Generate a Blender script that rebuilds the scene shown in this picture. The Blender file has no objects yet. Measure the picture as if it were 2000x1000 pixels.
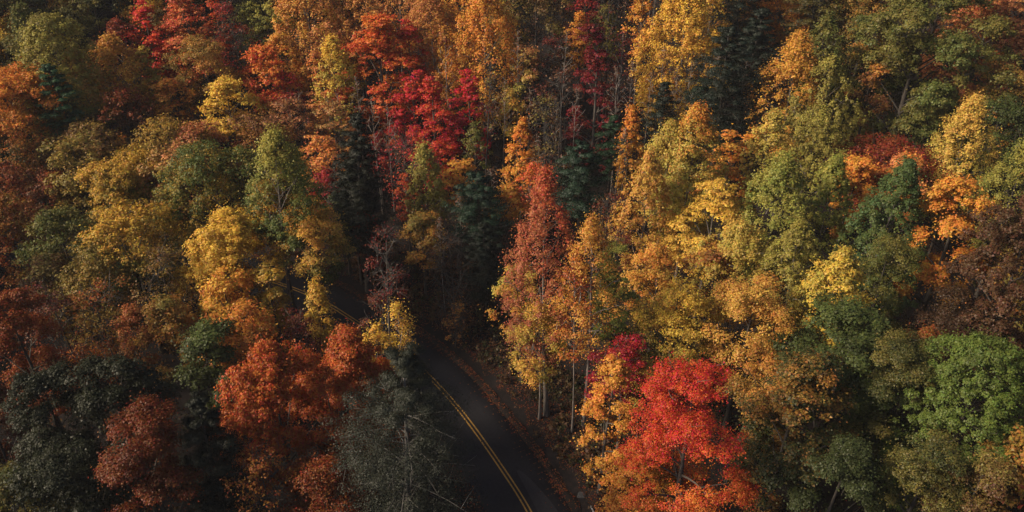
import bpy, math, random
import numpy as np

import math, numpy as np
CAM_H = 54.0
PITCH = 32.0
FOC = 0.80            # focal length / sensor width
ROAD = [(18.70, 3.89), (12.01, 18.79), (7.46, 29.28), (5.16, 35.17), (3.97, 38.69), (3.17, 41.25), (2.57, 43.14), (2.14, 44.48), (1.78, 45.50), (1.40, 46.47), (0.95, 47.49), (0.44, 48.56), (-0.11, 49.66), (-0.69, 50.78), (-1.28, 51.91), (-1.88, 53.04), (-2.47, 54.15), (-3.03, 55.19), (-3.57, 56.15), (-4.07, 57.03), (-4.56, 57.86), (-5.04, 58.65), (-5.51, 59.40), (-5.98, 60.14), (-6.48, 60.89), (-7.02, 61.68), (-7.62, 62.54), (-8.27, 63.46), (-8.99, 64.42), (-9.78, 65.41), (-10.65, 66.42), (-11.58, 67.44), (-12.57, 68.46), (-13.58, 69.45), (-14.61, 70.41), (-15.66, 71.35), (-16.75, 72.31), (-17.85, 73.30), (-18.98, 74.36), (-20.20, 75.47), (-21.64, 76.65), (-23.42, 77.91), (-25.61, 79.24), (-28.17, 80.62), (-30.98, 81.96), (-33.85, 83.18), (-36.76, 84.24), (-40.70, 85.21), (-49.53, 86.29), (-68.78, 87.82), (-98.06, 89.83)]
def _sp(v, k):
    v = np.asarray(v, dtype=float)
    return np.where(v/k > 30, v, k*np.log1p(np.exp(np.clip(v/k, -40, 30))))
def road_dist(x, y):
    """distance to the road's centre line, and on which side (+1 = right)"""
    x = np.asarray(x, dtype=float); y = np.asarray(y, dtype=float)
    best = np.full(x.shape, 1e9); side = np.zeros(x.shape)
    for (ax, ay), (bx, by) in zip(ROAD[:-1], ROAD[1:]):
        dx, dy = bx-ax, by-ay; L2 = dx*dx+dy*dy
        t = np.clip(((x-ax)*dx+(y-ay)*dy)/L2, 0, 1)
        ex, ey = x-(ax+t*dx), y-(ay+t*dy)
        d = np.hypot(ex, ey); s = np.sign(dx*ey-dy*ex)
        m = d < best
        best = np.where(m, d, best); side = np.where(m, -s, side)
    return best, side
def sstep(a, b, v):
    t = np.clip((v-a)/(b-a), 0, 1); return t*t*(3-2*t)
def ground(x, y):
    x = np.asarray(x, dtype=float); y = np.asarray(y, dtype=float)
    h = 0.27*_sp(y-88, 9) + 0.13*_sp(x-14, 6) + 0.05*_sp(-x-30, 8)
    h = 60*np.tanh(h/60) + 26*sstep(-78, -124, x)*(1-.75*sstep(-150, -260, x))   # unseen wooded spur, added on the left to shade the left half
    h = h + .45*np.sin(x*.19+1.3)*np.sin(y*.16+.4) + .22*np.sin(x*.53+y*.31) + .1*np.sin(x*1.3-y*.9+2)
    d, s = road_dist(x, y)
    w = sstep(3.9, 9.5, d)
    z = h*w
    z = z + np.where(s > 0, .55*sstep(4.6, 6.5, d)*(1-sstep(8, 14, d)), -.25*sstep(4.2, 6.5, d)*(1-sstep(9, 15, d)))
    z = z - np.where(s > 0, .38*np.exp(-((d-4.55)/.33)**2), 0)      # ditch along the uphill edge
    return z - .05


scene = bpy.context.scene
col = scene.collection

# ------------------------------------------------------------------ camera
cam_d = bpy.data.cameras.new('camera')
cam_d.sensor_width = 36.0
cam_d.lens = 36.0*FOC
cam_d.clip_start = 0.5
cam_d.clip_end = 3000.0
cam = bpy.data.objects.new('camera', cam_d)
col.objects.link(cam)
cam.location = (0, 0, CAM_H)
cam.rotation_euler = (math.radians(90-PITCH), 0, 0)
scene.camera = cam

# ------------------------------------------------------------------ sky, sun, exposure
SUN_TO = (-.79, -.14, .57)                       # towards the sun
_l = math.sqrt(sum(c*c for c in SUN_TO)); SUN_TO = tuple(c/_l for c in SUN_TO)
world = bpy.data.worlds.new('World')
scene.world = world
world.use_nodes = True
wn = world.node_tree
for n in list(wn.nodes): wn.nodes.remove(n)
sky = wn.nodes.new('ShaderNodeTexSky'); sky.sky_type = 'NISHITA'; sky.sun_disc = False
sky.sun_elevation = math.asin(SUN_TO[2]); sky.sun_rotation = math.atan2(SUN_TO[0], SUN_TO[1])
sky.dust_density = 2.0
bgn = wn.nodes.new('ShaderNodeBackground'); bgn.inputs['Strength'].default_value = 0.06
wo = wn.nodes.new('ShaderNodeOutputWorld')
wn.links.new(sky.outputs[0], bgn.inputs['Color']); wn.links.new(bgn.outputs[0], wo.inputs['Surface'])
sun_d = bpy.data.lights.new('sun', 'SUN')
sun_d.energy = 4.4
sun_d.angle = math.radians(20.0)
sun_d.color = (1.0, .83, .62)
sun = bpy.data.objects.new('sun', sun_d)
col.objects.link(sun)
from mathutils import Vector
sun.rotation_euler = Vector(SUN_TO).to_track_quat('Z', 'Y').to_euler()
scene.view_settings.view_transform = 'Standard'
scene.view_settings.look = 'None'
scene.view_settings.exposure = 0.56
scene.view_settings.gamma = 1.0
scene.view_settings.use_curve_mapping = False
scene.cycles.use_denoising = True
scene.cycles.max_bounces = 5
scene.cycles.diffuse_bounces = 3
scene.cycles.glossy_bounces = 1
scene.cycles.transmission_bounces = 3
scene.cycles.transparent_max_bounces = 4
scene.cycles.caustics_reflective = False
scene.cycles.caustics_refractive = False

PAL_GAIN = 0.80
PAL_SAT = 1.0
PALETTE = {   # leaf colours as they look in light (sRGB)
 'dg': (66, 74, 40), 'g': (92, 104, 50), 'bg': (132, 142, 64), 'fg': (104, 122, 50), 'yg': (180, 168, 78), 'ol': (130, 118, 56),
 'y': (240, 196, 78), 'gd': (226, 168, 72), 'am': (194, 134, 60), 'o': (226, 142, 60), 'fo': (196, 100, 44), 'ro': (224, 94, 54),
 'r': (196, 50, 44), 'cr': (204, 38, 42), 'sc': (208, 68, 38), 'wine': (122, 24, 32), 'dr': (124, 42, 38), 'rust': (154, 80, 38), 'rd': (124, 62, 28), 'cp': (176, 106, 70),
 'br': (110, 74, 50), 'pk': (218, 148, 92), 'ev': (58, 98, 58), 'ev2': (44, 72, 50), 'ev3': (80, 104, 62), 'pn': (38, 54, 44), 'dk': (32, 37, 26), 'bd': (80, 58, 38),
 'yo': (208, 162, 62), 'ao': (156, 126, 56), 'gp': (222, 178, 84), 'cs': (212, 104, 66), 'sr': (226, 66, 46), 'rk': (98, 48, 24), 'db': (46, 50, 32), 'hem': (53, 57, 46)}

HAZE = 0.00014

TREES = """
oak|-68.5|112.6|19.4|11.0|9.0|ol|dg|0.5|n|1|dark olive tree filling the extreme top left corner
pop|-67.9|107.5|16.6|5.7|6.6|y|gd|0.4|n|1|golden yellow tree cut by the left edge near the top left corner
pop|-62.5|105.0|19.9|7.6|10.2|ol|g|0.5|n|1|dull olive tree between the golden edge tree and the tall yellow-green cone
dome|-55.7|97.9|21.8|10.2|15.4|yg|ol|0.45|n|1.2|tall yellow-green cone shaped tree with rounded tip in the upper left
pop|-53.6|97.7|17.7|8.0|12.7|yg|am|0.5|n|1|olive gold tree tucked against the right flank of the yellow-green cone
pine|-54.4|93.2|20.2|6.4|12.3|ev|ev2|0.4|n|1.1|deep emerald evergreen just left of and below the yellow-green cone
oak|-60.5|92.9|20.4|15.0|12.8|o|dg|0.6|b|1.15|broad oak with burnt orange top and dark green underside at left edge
oak|-58.5|115.6|17.7|9.8|7.8|ol|dg|0.6|n|1|dim olive crown at the top edge above the yellow-green cone
maple|-53.5|110.4|15.0|6.6|5.5|rust|dr|0.5|n|1|dull dark red crown left of the vivid scarlet tree
maple|-49.6|111.1|17.0|6.2|9.4|sr|ro|0.4|n|1.1|vivid scarlet maple standing alone high in the upper left
oak|-52.3|117.4|17.2|6.8|5.7|gd|y|0.4|n|1|small golden top peeking over the vivid scarlet maple
pop|-51.4|103.2|16.9|8.3|8.7|gd|am|0.5|n|0.9|loose golden brown crown below the scarlet maple
maple|-48.1|104.5|14.2|5.3|7.3|y|ol|0.5|n|1|narrow yellow tiered tree between golden brown crown and orange fan
maple|-44.2|100.6|12.8|5.8|5.3|o|gd|0.3|n|1.1|small bright orange fan shaped tree at middle upper left
maple|-44.3|111.5|18.5|9.6|9.9|ro|pk|0.4|n|1|red-orange and salmon layered maple on the top edge right of scarlet one
oak|-40.2|104.3|16.9|9.2|10.3|ol|am|0.5|n|0.9|muted olive brown tree directly above the bright yellow tree
maple|-36.0|98.4|15.3|8.0|6.3|y|y|0.2|n|1.3|bright lemon yellow rounded tree standing out in the upper left
oak|-48.4|96.1|14.1|8.1|6.9|br|rust|0.4|t|1|brown crown with a russet tip left of the small orange fan
oak|-50.2|91.7|15.6|9.1|6.4|br|ao|0.45|n|1|dark brown amber crown right of the emerald evergreen
oak|-41.3|91.2|15.3|9.1|5.1|ao|yo|0.4|n|1|amber crown under the small orange fan shaped tree
oak|-37.1|91.1|14.0|8.4|5.3|pk|rust|0.4|n|1|salmon pink crown directly below the bright lemon yellow tree
oak|-46.6|79.5|18.4|7.5|5.0|ao|ol|0.4|n|1.05|golden amber dome below the orange and green oak
oak|-48.6|91.6|13.2|5.7|4.5|ao|o|0.4|n|1|small orange amber crown above the big green gold oak
oak|-54.2|79.5|14.8|8.2|4.8|rust|br|0.4|n|1|rusty red crown at the left edge below the orange and green oak
oak|-50.6|78.8|14.0|7.6|6.5|br|rust|0.5|n|1|brown russet crown beside the rusty crown on the left
oak|-50.4|70.9|15.0|8.1|7.7|rust|ao|0.3|n|1.1|dusty red-brown oak on the left edge halfway up
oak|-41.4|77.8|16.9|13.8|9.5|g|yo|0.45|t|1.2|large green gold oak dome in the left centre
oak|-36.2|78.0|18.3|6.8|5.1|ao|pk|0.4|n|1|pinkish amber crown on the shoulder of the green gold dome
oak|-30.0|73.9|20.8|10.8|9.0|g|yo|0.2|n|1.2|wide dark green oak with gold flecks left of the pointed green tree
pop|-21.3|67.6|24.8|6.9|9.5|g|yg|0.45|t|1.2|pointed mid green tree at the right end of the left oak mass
oak|-36.8|66.4|17.0|10.2|7.6|yo|g|0.55|b|1.15|amber topped oak with green skirts below the green gold dome
oak|-43.0|67.2|16.0|7.7|7.4|ol|g|0.5|n|1.1|olive brown oak left of the amber topped oak
oak|-34.8|71.1|13.7|8.2|5.6|yo|ol|0.5|n|1.1|gold brown oak crown beside the brightest yellow-gold oak
oak|-26.5|66.7|17.4|10.6|10.8|y|yo|0.45|n|1.75|brightest yellow-gold oak at the heart of the left forest
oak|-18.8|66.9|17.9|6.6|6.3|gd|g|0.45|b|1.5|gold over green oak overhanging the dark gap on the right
oak|-23.4|71.0|19.0|7.4|6.4|gd|ol|0.45|n|1.1|gold flecked olive crown below the pointed mid green tree
oak|-38.1|62.3|15.4|7.4|6.3|ao|ol|0.45|n|1.1|orange amber oak low in the left oak mass
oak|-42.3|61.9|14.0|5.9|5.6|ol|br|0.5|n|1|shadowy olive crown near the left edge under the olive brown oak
oak|-25.8|60.6|14.4|5.8|5.5|y|o|0.5|n|1.15|yellow-orange crown just below the brightest yellow-gold oak
oak|-22.4|61.9|13.6|5.0|8.1|yo|ol|0.5|n|1.1|gold crown with olive depths left of the hidden upper road
oak|-23.1|56.1|13.6|6.9|5.1|o|am|0.5|n|1.15|deep orange-gold crown above the big flame orange tree
oak|-38.4|50.6|18.0|6.7|9.4|rust|rd|0.3|n|1.2|tall rusty orange tree on the left edge below the middle
bare|-37.7|54.6|17.0|5.8|9.2|br|dr|0.4|n|0.35|grey twiggy tree with few maroon leaves beside tall rusty orange tree
bare|-34.4|55.2|16.0|6.7|9.1|rust|ao|0.5|n|0.5|half bare tree with orange leaves and pale branches in lower left
bare|-31.3|61.4|16.5|5.8|10.7|ao|br|0.4|n|0.3|bare grey forked tree under the gold brown oak
oak|-29.4|56.7|13.6|6.1|7.1|ol|am|0.5|n|1.1|olive drab rounded crown left of the yellow-orange crowns
oak|-33.6|58.0|12.0|3.6|5.7|rust|pk|0.4|n|0.8|small rusty pink crown left of the olive drab crown
oak|-24.6|52.7|14.4|7.1|6.7|g|dg|0.5|n|1.1|dark green crown with gold hints above flame orange tree on its left
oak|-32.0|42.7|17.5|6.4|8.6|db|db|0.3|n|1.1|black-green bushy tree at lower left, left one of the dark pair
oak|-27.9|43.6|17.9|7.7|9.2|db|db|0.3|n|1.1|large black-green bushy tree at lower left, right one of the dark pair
oak|-36.7|54.9|10.0|6.0|2.6|rust|o|0.5|n|0.8|thin rusty leaves showing above the black-green bushy pair
oak|-38.7|45.3|15.0|4.4|7.3|rd|br|0.5|n|1|dim rust tree cut by the left edge beside the black-green bushy pair
oak|-24.1|38.5|18.0|7.5|10.5|rk|rd|0.6|n|1.2|rusty orange domed tree at the bottom left
oak|-32.6|37.5|13.4|6.1|5.8|dg|ol|0.5|n|1|olive tree in the bottom left corner
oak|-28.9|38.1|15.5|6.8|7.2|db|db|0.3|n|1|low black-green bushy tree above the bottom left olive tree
pine|-20.5|40.3|18.0|5.5|13.2|dk|dk|0.4|n|1|near black evergreen between the rusty dome and flame orange tree
oak|-17.0|44.7|19.6|8.8|11.9|fo|rust|0.3|n|1.8|big flame orange tree left of the road, taller left half
oak|-12.3|51.0|15.5|7.3|10.2|fo|rust|0.35|n|1.8|flame orange crown touching the grey hemlock, right of the big one
oak|-13.9|46.6|14.6|7.2|7.9|fo|rust|0.45|n|1.6|lower rust orange crown between the two flame orange crowns
oak|-12.8|39.2|12.8|6.0|6.5|rd|rust|0.4|n|0.7|thin rusty brown tree at the bottom left of the hemlock
bare|-17.1|39.6|13.9|5.6|8.2|rust|am|0.4|n|0.4|sparse twiggy tree with scattered orange leaves at bottom, under flame tree
pine|-6.6|38.9|23.0|9.9|17.9|hem|hem|0.4|n|0.62|large grey-green hemlock with dead twigs overhanging the road
pop|-11.2|54.0|14.0|3.8|4.6|y|gd|0.3|n|0.4|sparse pale yellow tree peeking behind the right flame orange crown
pop|-17.3|60.0|14.0|3.0|9.3|yo|ol|0.4|b|0.8|slender yellow-olive tree in front of the upper road
slim|-9.7|56.2|14.4|2.7|6.3|y|am|0.3|n|0.35|thin sapling with few yellow leaves at the road bend
bare|-5.7|68.3|5.7|4.1|4.4|br|am|0.5|n|0.4|brown twiggy sapling beside the thin yellow one at the bend
bare|-16.0|78.4|8.6|4.8|5.0|dr|rust|0.5|n|0.3|sparse maroon twiggy tree above the upper road
bare|-11.5|58.1|14.3|3.7|5.5|br|dr|0.4|n|0.4|low brown twiggy sapling at the far edge of upper road
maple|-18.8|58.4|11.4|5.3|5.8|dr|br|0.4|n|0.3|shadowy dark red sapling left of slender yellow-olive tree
maple|-21.3|84.5|11.9|5.2|5.0|r|dr|0.4|n|0.9|small crimson tree right of the pointed mid green tree
oak|-19.4|81.6|10.8|6.1|5.8|dg|g|0.4|n|1|dark green crown below the small crimson tree
maple|-16.4|79.3|9.8|3.6|2.6|ro|dr|0.4|n|0.6|small red-orange spray at the edge of the dark gap
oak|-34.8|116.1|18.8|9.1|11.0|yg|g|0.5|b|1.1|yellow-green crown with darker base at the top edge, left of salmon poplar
pop|-27.4|111.5|23.7|10.1|14.9|pk|gd|0.4|n|1|tall salmon gold tree at the top edge left of centre
bare|-37.8|109.9|18.5|6.5|9.2|br|r|0.35|n|0.5|half bare brown and red tree near the top, right of salmon maple
maple|-41.4|115.5|16.9|5.3|7.3|ro|rust|0.4|n|1|narrow red-orange tree on the top edge beside half bare tree
oak|-31.5|108.5|16.5|5.8|7.1|gd|o|0.4|n|1|golden crown hanging below the salmon gold tree
maple|-32.5|103.6|16.5|8.4|7.3|ro|o|0.5|n|1.05|red-orange crown above the small crimson tier, left of centre top
maple|-29.5|102.6|14.0|4.9|4.7|r|ro|0.3|n|1|small crimson tiered crown in upper left centre
maple|-27.5|95.8|14.0|8.1|5.8|pk|br|0.5|n|0.8|salmon brown layered tree under the small crimson tier
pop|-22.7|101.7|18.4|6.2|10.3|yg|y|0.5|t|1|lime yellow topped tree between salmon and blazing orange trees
maple|-25.1|102.0|17.0|5.6|8.6|pk|o|0.5|n|1|salmon orange tree on the left of the lime yellow topped tree
maple|-22.2|94.7|14.4|6.0|5.7|pk|ol|0.4|n|0.6|thin salmon sprays on tall grey stems under the lime yellow tree
maple|-17.6|104.2|19.9|11.3|13.3|ro|o|0.5|n|1.15|blazing red-orange maple, largest in the upper left centre
pop|-20.7|112.5|20.1|10.2|9.1|gd|pk|0.4|n|1|gold and salmon crown at the top edge above the blazing maple
oak|-24.4|114.9|15.9|6.1|5.8|y|ol|0.5|n|1|yellow olive crown left of and above the blazing maple
maple|-13.7|107.6|17.2|6.5|9.2|ro|r|0.4|n|0.9|narrow red crown on the right shoulder of the blazing maple
maple|-22.3|88.2|13.0|6.4|6.1|o|pk|0.4|n|1|rounded orange-salmon tree standing below tall grey stems
oak|-31.0|93.3|13.0|7.9|4.4|br|am|0.4|n|0.8|dim brown amber crown between lemon yellow tree and pointed green tree
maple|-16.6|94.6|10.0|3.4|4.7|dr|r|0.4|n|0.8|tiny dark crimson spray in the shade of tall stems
maple|-12.7|98.7|15.5|6.2|8.8|cr|r|0.3|n|1.2|brilliant crimson maple near the top centre, left of the pair
maple|-9.7|94.3|18.0|6.0|11.4|ro|cr|0.4|n|1.1|red-orange maple between the two brilliant crimson ones
maple|-5.5|97.1|16.0|6.8|10.1|cr|r|0.3|n|1.15|brilliant crimson maple near top centre, right of the pair
pop|-11.0|110.5|20.9|8.7|13.6|pk|am|0.5|n|1|tall dusty salmon tree at the top edge above the crimson maples
pop|-7.9|114.8|20.4|8.2|13.2|o|gd|0.5|n|1|orange gold tree at top edge between dusty salmon and golden giants
pop|-3.5|105.6|25.0|9.7|15.8|gd|o|0.45|n|1.15|tall golden orange giant at the top edge near the centre
slim|-8.5|102.6|19.0|4.1|11.2|gd|rust|0.5|n|0.4|sparse tree with gold coin leaves above the crimson maples
pop|-1.6|114.7|16.9|5.2|6.6|yg|gd|0.5|n|0.9|small lime crown on the right side of golden orange giant
maple|-9.0|90.3|11.9|5.2|4.2|r|ro|0.5|n|0.8|small red sapling below the red-orange maple
oak|3.2|112.2|21.6|12.5|11.9|ol|br|0.5|n|0.5|dull olive brown crown at the top edge right of the golden giant
oak|1.5|102.8|17.0|5.0|6.1|yg|pk|0.4|t|1|pale lime crown with pinkish top right of centre top
oak|0.0|97.9|14.0|3.8|5.0|yg|gd|0.5|n|1|small lime gold crown below the pale lime one
bare|4.6|103.7|18.0|7.0|8.9|br|dr|0.5|n|0.5|dim maroon brown half bare tree below the olive brown crown
maple|10.1|117.4|18.6|5.8|6.6|r|dr|0.4|n|1|dark crimson top on the upper edge right of centre
maple|8.9|108.1|18.5|3.6|6.3|o|gd|0.4|n|1|small bright orange spray left of the tall wine red tree
pop|12.8|112.5|16.8|5.6|5.7|yg|ol|0.4|n|0.9|lime yellow crown just above the tall wine red tree
maple|10.5|98.6|21.6|7.5|17.8|wine|dr|0.4|n|0.75|tall wine red tree with visible grey stems right of centre
slim|16.6|104.8|22.0|3.8|8.8|gd|o|0.4|n|1.1|slender gold tree on a long pale trunk left of the great golden tree
pop|21.5|102.9|24.6|10.9|17.5|y|gd|0.4|n|1.2|great golden yellow tree on tall trunks at the top right of centre
pop|25.8|107.5|20.8|5.6|8.9|y|am|0.4|n|0.65|gold crown leaning on the right of the great golden tree
pop|30.6|113.0|18.6|9.5|9.9|am|ol|0.5|n|0.4|thin amber crown at top edge right of the great golden tree
oak|36.8|113.2|18.6|9.6|9.1|o|am|0.5|n|1|amber orange crown at top edge above the gold two tipped tree
pine|24.7|92.6|23.2|8.8|13.8|pn|dk|0.5|n|0.9|dim blue-green pine behind right of the great golden tree
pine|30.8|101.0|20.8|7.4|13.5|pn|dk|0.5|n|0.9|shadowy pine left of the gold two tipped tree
pine|23.1|94.0|16.5|5.8|8.5|ev2|pn|0.5|n|0.9|small green pine under the great golden tree
pine|18.2|93.7|16.7|5.2|11.4|dk|pn|0.4|n|0.8|dark slender pine in the gap left of the small green pine
bare|5.6|90.2|21.0|7.0|18.1|br|br|0.3|n|0.12|bare grey tree in the central dark gap, left of the wine red tree
bare|3.6|87.6|18.6|6.2|14.2|ol|br|0.4|n|0.2|nearly leafless tree below pale lime crown in the central gap
bare|-2.5|91.6|21.0|4.5|17.3|br|ol|0.4|n|0.12|leafless tall stem right of the right crimson maple
slim|13.7|99.8|20.0|4.7|11.5|wine|br|0.4|n|0.15|thin pale trunk with few red leaves right of wine red tree
slim|18.8|99.0|18.0|4.0|10.2|br|am|0.4|n|0.12|thin leafless trunk beneath the great golden tree
slim|-4.4|91.5|13.0|3.2|6.7|ol|g|0.4|n|0.8|narrow olive sapling under the right crimson maple
pop|1.2|90.0|14.6|4.5|10.0|o|gd|0.5|b|1.1|narrow orange spire left of the round dark pine
maple|2.1|84.8|11.6|5.0|5.1|ro|o|0.4|n|1|red-orange crown between the narrow orange spire and flame spire
maple|-0.6|81.9|11.0|4.3|4.4|gd|o|0.4|n|1|small gold crown right of the round dark green pine by the gap
pine|7.7|84.0|15.0|7.3|9.2|ev2|pn|0.5|n|1.2|round dark green pine right of centre
pine|12.4|92.5|13.7|5.2|7.2|ev|pn|0.5|n|1.1|green pine behind the narrow gold spire
pop|14.0|89.7|16.4|3.6|9.9|gd|o|0.4|t|1.1|narrow gold spire with coral tip right of the dark pines
pine|-3.8|79.2|14.1|7.1|9.6|pn|ev2|0.5|n|1.1|dark flat topped pine left of centre above the shady bank
pop|-9.8|83.7|15.0|5.1|9.5|ol|yg|0.5|n|1.1|upright olive-yellow tree left of the dark flat topped pine
oak|-9.5|75.9|11.0|5.6|5.6|ol|am|0.5|n|1|olive amber crown low in the central gap
maple|-6.3|86.2|12.0|5.7|4.2|o|gd|0.5|n|1|orange gold crown touching the dark flat topped pine
bare|-12.6|86.6|14.4|9.3|7.5|r|br|0.3|n|0.25|reddish twiggy bare tree left of the upright olive-yellow tree
maple|-12.1|83.9|11.7|3.7|5.0|ro|br|0.5|n|0.6|thin red-brown sapling under the reddish bare tree
pine|-16.0|79.4|21.4|6.4|17.2|dk|dk|0.4|n|1|tall near black hemlock in the gap left of centre
pine|-17.8|80.4|14.6|6.0|10.7|dk|pn|0.4|n|1|shorter black-green hemlock in front of the tall near black one
bare|-6.4|71.5|11.4|6.7|9.8|br|dk|0.4|n|0.2|dim leafless tree above the shady bank
pine|-3.0|74.1|11.0|5.1|10.2|dk|pn|0.3|n|0.9|shadowy conifer beside the dim leafless tree above the bank
bare|-9.9|55.5|22.2|4.3|6.3|dr|br|0.4|n|0.2|leafless maroon brush tree in the dark gap
pop|2.6|58.4|25.0|6.7|16.3|cp|cs|0.15|t|0.58|tall flame coloured spire tree just right of the centre
slim|6.3|55.4|22.0|5.7|13.7|am|gd|0.4|n|0.36|airy amber tree on long pale trunks beside the flame spire
slim|5.0|54.8|19.0|3.9|10.0|rust|o|0.4|n|0.25|thin russet tree between the flame spire and airy amber tree
oak|0.5|62.4|13.0|5.0|5.4|yg|o|0.4|n|0.9|yellow-green crown at the foot of the flame spire
slim|2.3|56.7|13.5|5.1|7.6|yg|gd|0.5|n|0.9|low yellow-olive tree on slim pale trunk above the road bend
bare|9.5|70.7|15.9|5.3|9.0|br|dr|0.4|n|0.3|brown twiggy tree behind airy amber tree
pop|19.1|79.3|21.3|8.5|13.4|yg|o|0.12|t|1.2|tapering yellow-green tree with coral tip, left end of right hand mass
pop|16.6|79.9|19.0|6.3|12.0|gp|yg|0.5|n|1.1|gold green left shoulder beside the coral tipped tree
pop|13.8|74.5|18.5|7.1|11.4|gp|am|0.5|n|0.9|loose amber tree at the left edge of the right hand mass
maple|24.4|84.0|15.1|6.8|7.7|o|gp|0.4|n|1.15|bright orange plume right of the coral tipped tree
maple|19.8|70.5|16.5|9.0|7.9|y|gp|0.4|n|1.15|layered yellow tree below the bright orange plume
pop|20.7|63.8|16.0|8.3|6.7|gp|yg|0.5|n|1.15|honey gold crown below the layered yellow tree
pop|25.4|69.4|20.0|7.2|11.2|yg|bg|0.5|n|1.2|lime green tree at the middle of the right hand mass
pop|32.1|90.1|22.0|8.0|12.9|gd|am|0.4|n|1.2|gold two tipped tree in the upper right
pop|38.0|98.5|20.0|6.5|8.3|ol|g|0.5|n|1.1|olive crown with grey-green tip in the upper right
pop|35.0|87.4|20.0|8.4|10.0|yg|ol|0.5|n|1.2|olive lime cone right of the gold two tipped tree
pop|32.5|81.6|18.0|8.0|7.7|yg|ol|0.4|n|1.2|pale olive dome below the olive lime cone
pop|27.8|81.7|18.0|5.8|8.2|gp|yg|0.5|n|1.1|gold crown left of the pale olive dome
oak|41.4|91.0|17.0|5.3|8.8|am|br|0.5|n|1|amber brown crown at the left foot of the huge green oak
oak|48.5|95.5|24.8|18.1|20.6|g|ol|0.55|n|1.6|huge dark green oak with olive flecks in the upper right
oak|45.9|105.5|20.4|11.0|9.8|g|am|0.4|n|1|green amber crown at top edge left of the huge green oak
oak|60.2|103.1|18.8|13.6|11.5|rust|pk|0.5|n|1.1|russet tree with pale dead limb in the top right corner
oak|56.3|89.0|16.5|8.6|6.8|am|ol|0.5|n|1|amber olive crown at the right edge below the russet tree
oak|53.0|83.4|16.0|10.6|8.8|dg|g|0.4|n|1.1|dark green crown at the right edge behind the lime gold cone
pop|46.7|78.2|19.6|7.7|11.2|yg|gp|0.5|t|1.25|lime gold cone shaped tree in the right part
oak|40.4|79.9|14.0|13.3|5.1|rust|dr|0.4|n|1.2|wide low rust red crown right of centre right
pop|48.3|70.1|18.0|6.6|9.9|yg|g|0.5|n|1.1|yellow-green tree cut by the right edge
oak|35.2|75.1|16.0|5.0|7.3|o|gd|0.4|n|1.7|orange crown peeking left of the tall blue-green tree
oak|39.6|74.0|16.0|5.2|5.8|o|pk|0.4|n|1.7|light orange crown peeking right of the tall blue-green tree
pop|34.8|65.4|20.4|7.4|14.8|ev3|g|0.5|n|1.3|tall blue-green tree between two orange crowns on the right
oak|39.2|63.1|18.8|7.9|10.5|o|gd|0.35|n|1.75|glowing orange oak right of the tall blue-green tree
pop|31.3|71.8|18.0|5.8|11.8|bg|yg|0.4|n|1.2|fresh green cone left of the tall blue-green tree
oak|41.2|56.7|20.2|8.5|16.1|bd|br|0.5|n|1.4|large brown oak at right edge
pop|24.5|60.4|18.0|6.1|9.4|ol|yg|0.5|n|1.15|olive gold crown under the lime green tree
maple|13.6|64.3|14.0|6.6|7.6|gp|o|0.4|n|1.2|gold orange tree right of the bright lime sapling
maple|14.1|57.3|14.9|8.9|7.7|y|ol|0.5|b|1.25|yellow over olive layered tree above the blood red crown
oak|20.1|55.2|16.0|8.5|8.1|am|gp|0.4|n|1.2|copper amber oak above and right of the scarlet tree
maple|8.8|58.2|18.4|5.4|11.4|bg|yg|0.4|n|1.2|bright lime green tree right of the airy amber tree
pop|26.7|55.7|18.0|6.6|8.7|y|yg|0.5|n|1.2|pale lemon tree glowing above the dark green oaks
oak|19.0|63.8|14.0|6.0|5.7|am|br|0.4|n|1|shaded amber brown crown behind copper amber oak
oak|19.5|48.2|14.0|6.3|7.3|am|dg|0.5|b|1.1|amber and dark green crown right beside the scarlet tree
oak|25.6|49.5|17.3|9.7|13.1|dg|g|0.5|n|1.3|dark green oak with orange specks below the pale lemon tree
oak|20.4|44.1|17.5|8.7|13.5|dg|am|0.25|n|1.3|dark green oak with gold specks between scarlet tree and lower right
oak|28.4|46.3|16.5|7.2|11.9|dg|ol|0.4|n|1.2|dark green oak left of the fresh green dome
oak|32.5|60.2|15.5|6.2|7.1|g|ol|0.5|n|1.1|green crown at the foot of the tall blue-green tree
oak|31.9|50.1|13.0|3.8|3.6|ol|rust|0.5|n|0.9|small olive crown with orange leaves beside the fresh green dome
dome|32.3|43.7|17.3|9.5|12.3|fg|g|0.35|n|1.9|fresh green dome shaped tree in the lower right
pop|33.9|39.2|13.4|5.8|8.3|am|ol|0.5|n|1.1|gold brown tree in the bottom right corner
oak|27.9|39.1|13.5|6.2|7.3|ol|dg|0.5|n|0.8|yellow olive tree below the fresh green dome
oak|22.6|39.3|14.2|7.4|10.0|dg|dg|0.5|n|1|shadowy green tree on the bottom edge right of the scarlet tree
oak|30.0|36.9|13.9|4.5|7.6|br|ol|0.5|n|0.8|dim brown tree on the bottom edge near the bottom right corner
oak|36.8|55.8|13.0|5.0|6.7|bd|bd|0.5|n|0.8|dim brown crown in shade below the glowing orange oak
mapb|12.2|41.4|19.0|9.2|16.3|sc|o|0.25|b|1|large scarlet maple at bottom right of the road
maple|8.8|51.8|13.0|5.2|5.0|cr|wine|0.5|n|1.1|blood red crown above and left of the scarlet maple
oak|10.4|51.5|11.0|3.2|3.6|gd|yg|0.4|n|1.1|small gold crown in front of the blood red one
maple|7.8|47.8|14.4|4.6|12.4|gd|o|0.5|n|1.05|gold orange tree beside the road on the left of scarlet maple
maple|10.1|42.9|9.0|6.1|7.4|o|gd|0.4|n|1.05|low orange tree at the bottom edge left of scarlet maple
oak|-68.8|121.5|19.8|14.0|11.7|ol|am|0.5|n|0.8|farthest olive amber tree barely showing above the top left corner trees
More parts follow.
